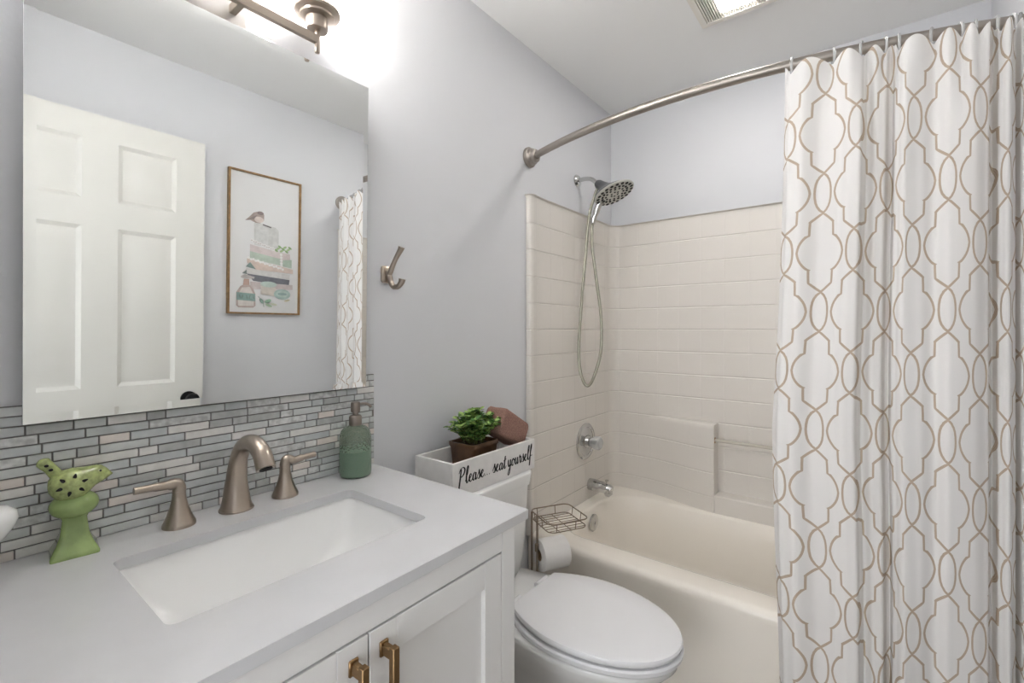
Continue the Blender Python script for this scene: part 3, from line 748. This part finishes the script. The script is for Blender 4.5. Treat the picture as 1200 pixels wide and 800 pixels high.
loft(bm, [oval(TX, -.312, -.779, .178, .3965), oval(TX, -.308, -.786, .184, .401), oval(TX, -.308, -.788, .185, .412), oval(TX, -.311, -.783, .181, .4165), oval(TX, -.33, -.76, .16, .4175), oval(TX, -.36, -.70, .115, .4165, back=.08), oval(TX, -.37, -.695, .11, .398, back=.08)], True, False, False)
obj('seat', bm, M['plastic'], to, 40)
for s in (-1, 1):
    bm = bmesh.new(); tube(bm, [(TX+s*.045, -.298, .417), (TX+s*.105, -.298, .417)], .011, 14); obj('hinge', bm, M['plastic'], to)
bm = bmesh.new()
def bowl(yb, yt, a, z, back): return oval(TX, yb, yt, a, z, back=back, mid=yb-(yb-yt)*.62)
loft(bm, [bowl(-.10, -.60, .105, .001, .098), bowl(-.10, -.60, .105, .03, .098), bowl(-.10, -.585, .095, .12, .095), bowl(-.06, -.60, .105, .20, .10), bowl(-.045, -.67, .140, .28, .108), bowl(-.04, -.745, .172, .345, .112), bowl(-.038, -.775, .182, .378, .114), bowl(-.038, -.778, .183, .392, .114), bowl(-.042, -.772, .178, .3965, .112), bowl(-.1, -.70, .11, .3968, .07)], True, True, True)
obj('bowl', bm, M['ceramic'], to, 60)
bm = bmesh.new(); lathe(bm, [(.014, 0), (.014, .008), (.009, .016), (.001, .018)], TX-.118, -.33, .02); obj('bolt_cap', bm, M['ceramic'], to)

# ------------------------------------------------------------------ wooden box on the tank with lettering
wb = thing('wooden_box', 'white-washed wooden box with black script lettering on the toilet tank', 'box', (1.186, -.115, .762))
bX0, bX1, bY0, bY1, bZ0, bZ1 = .976, 1.396, -.200, -.030, .762, .868
for nm, a in (('front_board', (bX0, bX1, bY0, bY0+.011, bZ0, bZ1)), ('back_board', (bX0, bX1, bY1-.011, bY1, bZ0, bZ1)), ('end_board', (bX0+.0005, bX0+.011, bY0+.011, bY1-.011, bZ0, bZ1)), ('end_board', (bX1-.011, bX1-.0005, bY0+.011, bY1-.011, bZ0, bZ1)), ('base_board', (bX0+.011, bX1-.011, bY0+.011, bY1-.011, bZ0, bZ0+.008))):
    o = obj(nm, B(*a, bev=.001), M['boxw'], wb)
    if nm == 'front_board': front = o
GL = {'P': (1.15, [[(.35, 2.0), (.28, 1.0), (.18, .0), (.10, -.9)], [(.02, 1.5), (.25, 2.0), (.65, 2.15), (.95, 1.85), (.85, 1.35), (.55, 1.02), (.28, .95)]]),
      'l': (.55, [[(.0, .25), (.30, 1.1), (.46, 1.9), (.34, 2.15), (.20, 1.6), (.15, .6), (.25, .03), (.42, .05), (.58, .35)]]),
      'e': (.66, [[(.0, .3), (.30, .55), (.46, .82), (.32, 1.0), (.14, .7), (.13, .25), (.32, .0), (.52, .1), (.70, .38)]]),
      'a': (.82, [[(.55, .85), (.36, 1.0), (.13, .70), (.10, .25), (.24, .0), (.44, .25), (.58, .9)], [(.58, .95), (.53, .40), (.60, .02), (.72, .08), (.86, .35)]]),
      's': (.62, [[(.0, .28), (.22, .75), (.34, 1.15), (.36, .85), (.48, .45), (.42, .08), (.24, .0), (.10, .15)], [(.42, .08), (.55, .15), (.66, .35)]]),
      't': (.58, [[(.0, .3), (.22, 1.0), (.34, 1.75), (.25, .9), (.22, .2), (.34, .0), (.48, .12), (.60, .35)], [(.02, 1.12), (.25, 1.18), (.55, 1.30)]]),
      'y': (.80, [[(.02, .75), (.12, 1.0), (.12, .45), (.24, .05), (.42, .3), (.56, .95)], [(.57, 1.0), (.52, .1), (.42, -.8), (.22, -1.15), (.10, -.85), (.30, -.35), (.60, .02), (.82, .35)]]),
      'o': (.70, [[(.36, 1.0), (.14, .75), (.10, .25), (.28, .0), (.48, .25), (.52, .75), (.36, 1.0), (.50, .80), (.72, .75)]]),
      'u': (.86, [[(.0, .6), (.12, 1.0), (.12, .4), (.24, .02), (.42, .25), (.58, .95)], [(.58, 1.0), (.54, .35), (.62, .02), (.74, .1), (.88, .35)]]),
      'r': (.64, [[(.0, .35), (.18, 1.15), (.26, .85), (.44, .92), (.40, .5), (.40, .1), (.50, .0), (.66, .35)]]),
      'f': (.62, [[(.0, .3), (.32, 1.2), (.46, 2.0), (.34, 2.2), (.22, 1.5), (.14, .2), (.06, -.95)], [(.06, .35), (.35, .5), (.64, .5)]]),
      '.': (.42, [[(.14, .02), (.17, .10), (.21, .14)]]), ' ': (.34, [])}
bm = bmesh.new()
def letter_strip(pts, y):
    P = smooth([Vector((x, 0, z)) for x, z in pts], 8); L_, R_ = [], []
    wv = []
    for i, p in enumerate(P):
        t = (P[min(i+1, len(P)-1)]-P[max(i-1, 0)]).normalized()
        wv.append(.0011+.0019*max(0, -t.z)**1.3)
    wv = [sum(wv[max(0, i-2):i+3])/len(wv[max(0, i-2):i+3]) for i in range(len(wv))]
    rings = []
    for i, p in enumerate(P):
        t = (P[min(i+1, len(P)-1)]-P[max(i-1, 0)]).normalized(); n_ = Vector((-t.z, 0, t.x))
        a, b = p+n_*wv[i], p-n_*wv[i]
        rings.append([Vector((a.x, y+.0006, a.z)), Vector((a.x, y-.0007, a.z)), Vector((b.x, y-.0007, b.z)), Vector((b.x, y+.0006, b.z))])
    loft(bm, rings, True, True, True)
txt = 'Please... seat yourself'
tot = sum(GL[c][0] for c in txt); x0, x1 = bX0+.022, bX1-.018; k = (x1-x0)/tot; X = x0; hz = .0235; base = .800
for c in txt:
    for st in GL[c][1]:
        letter_strip([(X+px*k*1.02+pz*.0018, base+.010*(X-x0)/(x1-x0)*0+pz*hz) for px, pz in st], bY0)
    X += GL[c][0]*k
obj('lettering', bm, M['ink'], front, 0, label='black script lettering')

# potted plant
px, py, pz = 1.162, -.113, .7705
pp = thing('potted_plant', 'small leafy green plant in square brown pot inside the white box', 'plant', (px, py, pz))
bm = bmesh.new()
def sp_(h, z, r=.010): return rrect(px, py, h, h*.88, r, pz+z, 4)
loft(bm, [sp_(.050, 0), sp_(.056, .03), sp_(.062, .105), sp_(.066, .112), sp_(.066, .124), sp_(.060, .124), sp_(.058, .108)], True, True, False); obj('pot', bm, M['pot'], pp, 30)
bm = bmesh.new(); loft(bm, [sp_(.0595, .106), sp_(.058, .112), sp_(.03, .117)], True, False, True); obj('soil', bm, M['soil'], pp)
rnd = random.Random(11); bm = bmesh.new(); bs_ = bmesh.new()
def leaf(bm, c, d, n_, s):
    d = d.normalized(); sd = d.cross(n_).normalized(); up = sd.cross(d).normalized()
    pts = [(0, 0), (.25, .34), (.6, .46), (.9, .30), (1.05, 0), (.9, -.30), (.6, -.46), (.25, -.34)]
    v = [bm.verts.new(c+d*(a*s)+sd*(b*s)+up*(s*.25*(abs(b)**1.5)-s*.14*a*a)) for a, b in pts]; mv = bm.verts.new(c+d*(.6*s)-up*(s*.05))
    mi_ = 1 if rnd.random() < .42 else 0
    for i in range(8):
        f = bm.faces.new((v[i], v[(i+1) % 8], mv)); f.material_index = mi_
for k in range(46):
    a = rnd.uniform(0, 2*PI); rad = rnd.uniform(.02, .85)**.8; lean = rad
    b0 = Vector((px+.035*rad*math.cos(a), py+.03*rad*math.sin(a), pz+.113)); hgt = rnd.uniform(.065, .105)*(1.12-.35*rad)
    e = b0+Vector((math.cos(a)*lean*.082, math.sin(a)*lean*.055, hgt)); mid = b0.lerp(e, .5)+Vector((0, 0, .012))
    P = smooth([b0, mid, e], 5); tube(bs_, P, .0013, 5)
    for i in range(2, len(P)):
        for q in range(2):
            t = (P[min(i+1, len(P)-1)]-P[i-1]).normalized(); aa = rnd.uniform(0, 2*PI)
            d = (Vector((math.cos(aa), math.sin(aa), rnd.uniform(-.1, .7)))+t*.4)
            leaf(bm, P[i], d, Vector((rnd.uniform(-.3, .3), rnd.uniform(-.3, .3), 1)), rnd.uniform(.016, .023))
obj('foliage', bm, [M['leaf'], M['leafl']], pp, 60, fix=False); obj('stems', bs_, M['stem'], pp)

# rolled brown washcloth leaning in the box
bm = bmesh.new()
Mt = Matrix.Translation((1.316, -.126, .914)) @ Matrix.Rotation(math.radians(31), 4, 'Y')
sec = []                                                # folded loop: two thick layers seen as one soft block with a crease
def tow(hx, hz, y, r): return [Vector((p.x, y, p.y)) for p in rrect(0, 0, hx, hz, r, 0, 8)]
hx, hz = .084, .047
R_ = []
for t, ins in ((-.066, .016), (-.064, .008), (-.058, .002), (-.050, 0), (-.02, -.001), (.02, .001), (.045, 0), (.054, .003), (.060, .012)):
    ring = tow(hx-ins, hz-ins, t*.72, .019)
    ring = [Vector((p.x+.0025*math.sin(p.z*60+t*40), p.y, p.z+.003*math.sin(p.x*45)-.006*math.exp(-((p.x-.02)/.012)**2)*(1 if p.z > 0 else 0))) for p in ring]
    R_.append(ring)
loft(bm, R_, True, True, True)
bmesh.ops.transform(bm, matrix=Mt, verts=bm.verts)
rw = obj('washcloth', bm, M['towel'], None, 70, base=(1.316, -.118, .80))
tag(rw, 'folded brown terry washcloth leaning at the right end of the white box', 'towel')

# ------------------------------------------------------------------ toilet paper stand
st = thing('toilet_paper_stand', 'wire toilet paper stand with a basket on top beside the tank', 'paper stand', (1.44, -.25, 0))
ux = Vector((.872, -.49, 0)); uy = Vector((-.49, -.872, 0)).normalized(); A0 = Vector((1.407, -.170, 0))
def bk(a, b, z): p = A0+ux*a+uy*b; return Vector((p.x, p.y, z))
BW, BD, BZ = .160, .158, .598
def loop(z, ins=0, r=.025):
    pts = []
    for (cx, cy, a0) in ((BW-ins-r, BD-ins-r, 0), (ins+r, BD-ins-r, PI/2), (ins+r, ins+r, PI), (BW-ins-r, ins+r, 1.5*PI)):
        for i in range(6):
            a = a0+PI/2*i/5; pts.append(bk(cx+r*math.cos(a), cy+r*math.sin(a), z))
    return pts+[pts[0]]
bm = bmesh.new()
tube(bm, loop(BZ), .0022, 8); tube(bm, loop(BZ-.030, .004), .0018, 8)
for i in range(1, 8): b = BD*i/8; tube(bm, [bk(.004, b, BZ-.031), bk(BW-.004, b, BZ-.031)], .0014, 6)
for a in (.045, .09): tube(bm, [bk(a, .004, BZ-.032), bk(a, BD-.004, BZ-.032)], .0014, 6)
for a, b in ((.03, 0), (.105, 0), (.03, BD), (.105, BD), (0, .04), (0, .1), (BW, .04), (BW, .1)):
    sx_ = .004 if a == 0 else -.004 if a == BW else 0; sy_ = .004 if b == 0 else -.004 if b == BD else 0
    tube(bm, [bk(a, b, BZ), bk(a+sx_, b+sy_, BZ-.031)], .0014, 6)
obj('basket', bm, M['wire'], st)
for nm, a, b in (('pole', .0, .018), ('pole', .006, .051)):
    bm = bmesh.new(); tube(bm, [bk(a, b, .012), bk(a, b, BZ-.002)], .0042, 10); obj(nm, bm, M['wire'], st)
bm = bmesh.new(); tube(bm, loop(.008, .0, .03), .005, 8); tube(bm, [bk(0, .03, .008), bk(0, .12, .008)], .005, 8); obj('base', bm, M['wire'], st)
RZ = .462
bm = bmesh.new(); tube(bm, smooth([bk(.004, .051, RZ+.02), bk(.010, .051, RZ+.004), bk(.03, .051, RZ), bk(.120, .051, RZ), bk(.128, .051, RZ+.004), bk(.130, .051, RZ+.016)], 5), .0035, 10); box(bm, *(v for p in [bk(.004, .051, 0)] for v in (p.x-.006, p.x+.006, p.y-.006, p.y+.006)), RZ+.0, RZ+.03, bev=.002); obj('roll_arm', bm, M['wire'], st)
tp = thing('toilet_paper_roll', 'white toilet paper roll hung on the wire stand', 'toilet paper', tuple(bk(.07, .051, RZ-.045)))
def rollm(prof, extra=None):
    bm = bmesh.new(); m3 = Matrix((ux, uy, Vector((0, 0, 1)))).transposed() @ Matrix(((0, 0, 1), (1, 0, 0), (0, 1, 0)))
    rings = [[bk(.0, .051, RZ-.0155)+ux*h+(uy*math.cos(2*PI*k/40)+Vector((0, 0, 1))*math.sin(2*PI*k/40))*r for k in range(40)] for r, h in prof]
    loft(bm, rings + [rings[0]], True); return bm
obj('paper', rollm([(.0195, .014), (.053, .014), (.055, .016), (.055, .116), (.053, .118), (.0195, .118)]), M['paper'], tp, 40)
obj('core', rollm([(.0193, .014), (.0193, .118), (.0180, .118), (.0180, .014)]), mat('cardboard', srgb(170, 145, 115), .9), tp, 40)

# ------------------------------------------------------------------ framed print (seen in the mirror)
fr = thing('framed_print', 'tall thin wood framed bird and books print on the wall opposite the mirror', 'picture', (1.175, -W, 1.68))
fX0, fX1, fZ0, fZ1 = .985, 1.366, 1.310, 2.062
bm = bmesh.new()
def fring(ins, y): return [Vector(p) for p in ((fX0+ins, y, fZ0+ins), (fX1-ins, y, fZ0+ins), (fX1-ins, y, fZ1-ins), (fX0+ins, y, fZ1-ins))]
loft(bm, [fring(0, -W+.0005), fring(0, -W+.022), fring(.009, -W+.022), fring(.009, -W+.008)]); obj('frame', bm, M['frame'], fr, 0)
def print_mesh():
    bm = bmesh.new(); mats = [M['print']]
    cache = {}
    def mm(c):
        if c not in cache: cache[c] = len(mats); mats.append(mat('print_ink_%d' % len(mats), srgb(*[q_*.72+226*.28 for q_ in c]), .75, vary=.08, vscale=40))
        return cache[c]
    box(bm, fX0+.0085, fX1-.0085, -W+.002, -W+.010, fZ0+.0085, fZ1-.0085)
    lay = [0]
    # points measured on the print in a 480 x 800 grid; x 8..440, z 0 at row -135, bottom row 790
    def q(px_, py_): return (fX0+.005+(px_-8)/432*(fX1-fX0-.010), fZ1-.006-(py_+133)/915*(fZ1-fZ0-.012))
    def poly(pts, col):
        lay[0] += 1; y = -W+.0100+.00006*lay[0]
        f = bm.faces.new([bm.verts.new((q(a, b)[0], y, q(a, b)[1])) for a, b in pts]); f.material_index = mm(col)
    def el(cx, cy, rx, ry, col, a=0, n=16): poly([(cx+rx*math.cos(t)*math.cos(a)-ry*math.sin(t)*math.sin(a), cy+rx*math.cos(t)*math.sin(a)+ry*math.sin(t)*math.cos(a)) for t in [2*PI*i/n for i in range(n)]], col)
    def line(pts, wd, col):
        for (a, b), (c, d) in zip(pts, pts[1:]):
            l = math.hypot(c-a, d-b); nx, ny = -(d-b)/l*wd/2, (c-a)/l*wd/2; poly([(a+nx, b+ny), (c+nx, d+ny), (c-nx, d-ny), (a-nx, b-ny)], col)
    poly([(152, 190), (160, 180), (285, 195), (305, 215), (305, 340), (155, 330)], (200, 201, 198)); poly([(165, 200), (240, 205), (240, 330), (165, 325)], (208, 209, 207))
    line([(205, 188), (258, 200)], 8, (70, 64, 66))
    poly([(100, 178), (125, 150), (150, 118), (185, 104), (213, 122), (212, 160), (190, 182), (160, 184), (130, 172)], (150, 130, 122)); el(182, 160, 28, 20, (214, 196, 188)); poly([(102, 178), (140, 150), (172, 130), (150, 165), (120, 172)], (120, 104, 100)); el(190, 116, 20, 12, (110, 94, 90))
    poly([(130, 330), (310, 360), (380, 365), (385, 440), (130, 400)], (205, 190, 188)); poly([(130, 375), (320, 405), (318, 450), (130, 425)], (168, 186, 168)); poly([(333, 410), (392, 402), (392, 462), (333, 455)], (158, 180, 160))
    for i in range(12): el(140+i*13, 300+i*4+4*(i % 2), 8, 9, (232, 230, 228)); el(140+i*13, 300+i*4+4*(i % 2)+3, 5, 4, (190, 180, 178))
    for i in range(5): el(322, 375+i*20, 9, 9, (234, 233, 230))
    for i in range(9): el(290+i*11, 350-(i % 3)*14, 13, 7, ((120, 160, 96), (150, 184, 120))[i % 2], .6*(-1)**i)
    poly([(112, 425), (250, 445), (400, 470), (400, 500), (160, 495), (112, 450)], (208, 184, 170))
    for i in range(16): el(122+i*14, 420+(i*3.4)+5*(i % 2), 8, 8, (236, 234, 232))
    poly([(105, 480), (130, 448), (165, 492)], (96, 122, 116)); poly([(85, 520), (110, 490), (380, 508), (376, 540), (110, 528)], (206, 204, 200)); poly([(85, 525), (110, 500), (112, 530)], (86, 100, 98))
    poly([(110, 525), (378, 545), (372, 590), (150, 570)], (82, 84, 94)); poly([(132, 575), (398, 580), (398, 612), (132, 625)], (186, 172, 170))
    poly([(195, 600), (290, 605), (290, 665), (195, 655)], (206, 196, 184)); el(243, 586, 52, 20, (176, 200, 188)); el(330, 648, 54, 36, (150, 180, 172)); el(330, 646, 40, 24, (172, 198, 190)); el(330, 646, 30, 9, (120, 150, 146))
    poly([(52, 650), (75, 610), (92, 600), (130, 600), (150, 622), (163, 655), (165, 735), (150, 748), (65, 748), (52, 735)], (172, 150, 142)); poly([(64, 660), (85, 618), (130, 612), (152, 660), (155, 735), (64, 738)], (208, 198, 192))
    poly([(54, 650), (162, 655), (164, 705), (54, 700)], (108, 142, 134)); poly([(90, 600), (95, 560), (125, 560), (128, 600)], (168, 132, 116)); poly([(76, 545), (100, 530), (158, 543), (155, 555), (120, 558), (80, 556)], (170, 162, 160))
    for i, x in enumerate((70, 90, 110, 132, 150)): line([(x, 665), (x+6*(-1)**i, 690)], 5, (86, 110, 106))
    line([(180, 670), (210, 710), (215, 740)], 4, (96, 120, 100)); el(200, 700, 20, 10, (84, 116, 104), 1.0); el(240, 700, 22, 12, (120, 160, 130), -.4); el(245, 728, 22, 8, (150, 180, 140), .4); el(275, 720, 22, 7, (206, 210, 180), .2); el(362, 690, 20, 6, (190, 180, 140), -.3)
    return bm, mats
bm, ms_ = print_mesh(); obj('print', bm, ms_, fr, 0, fix=False)
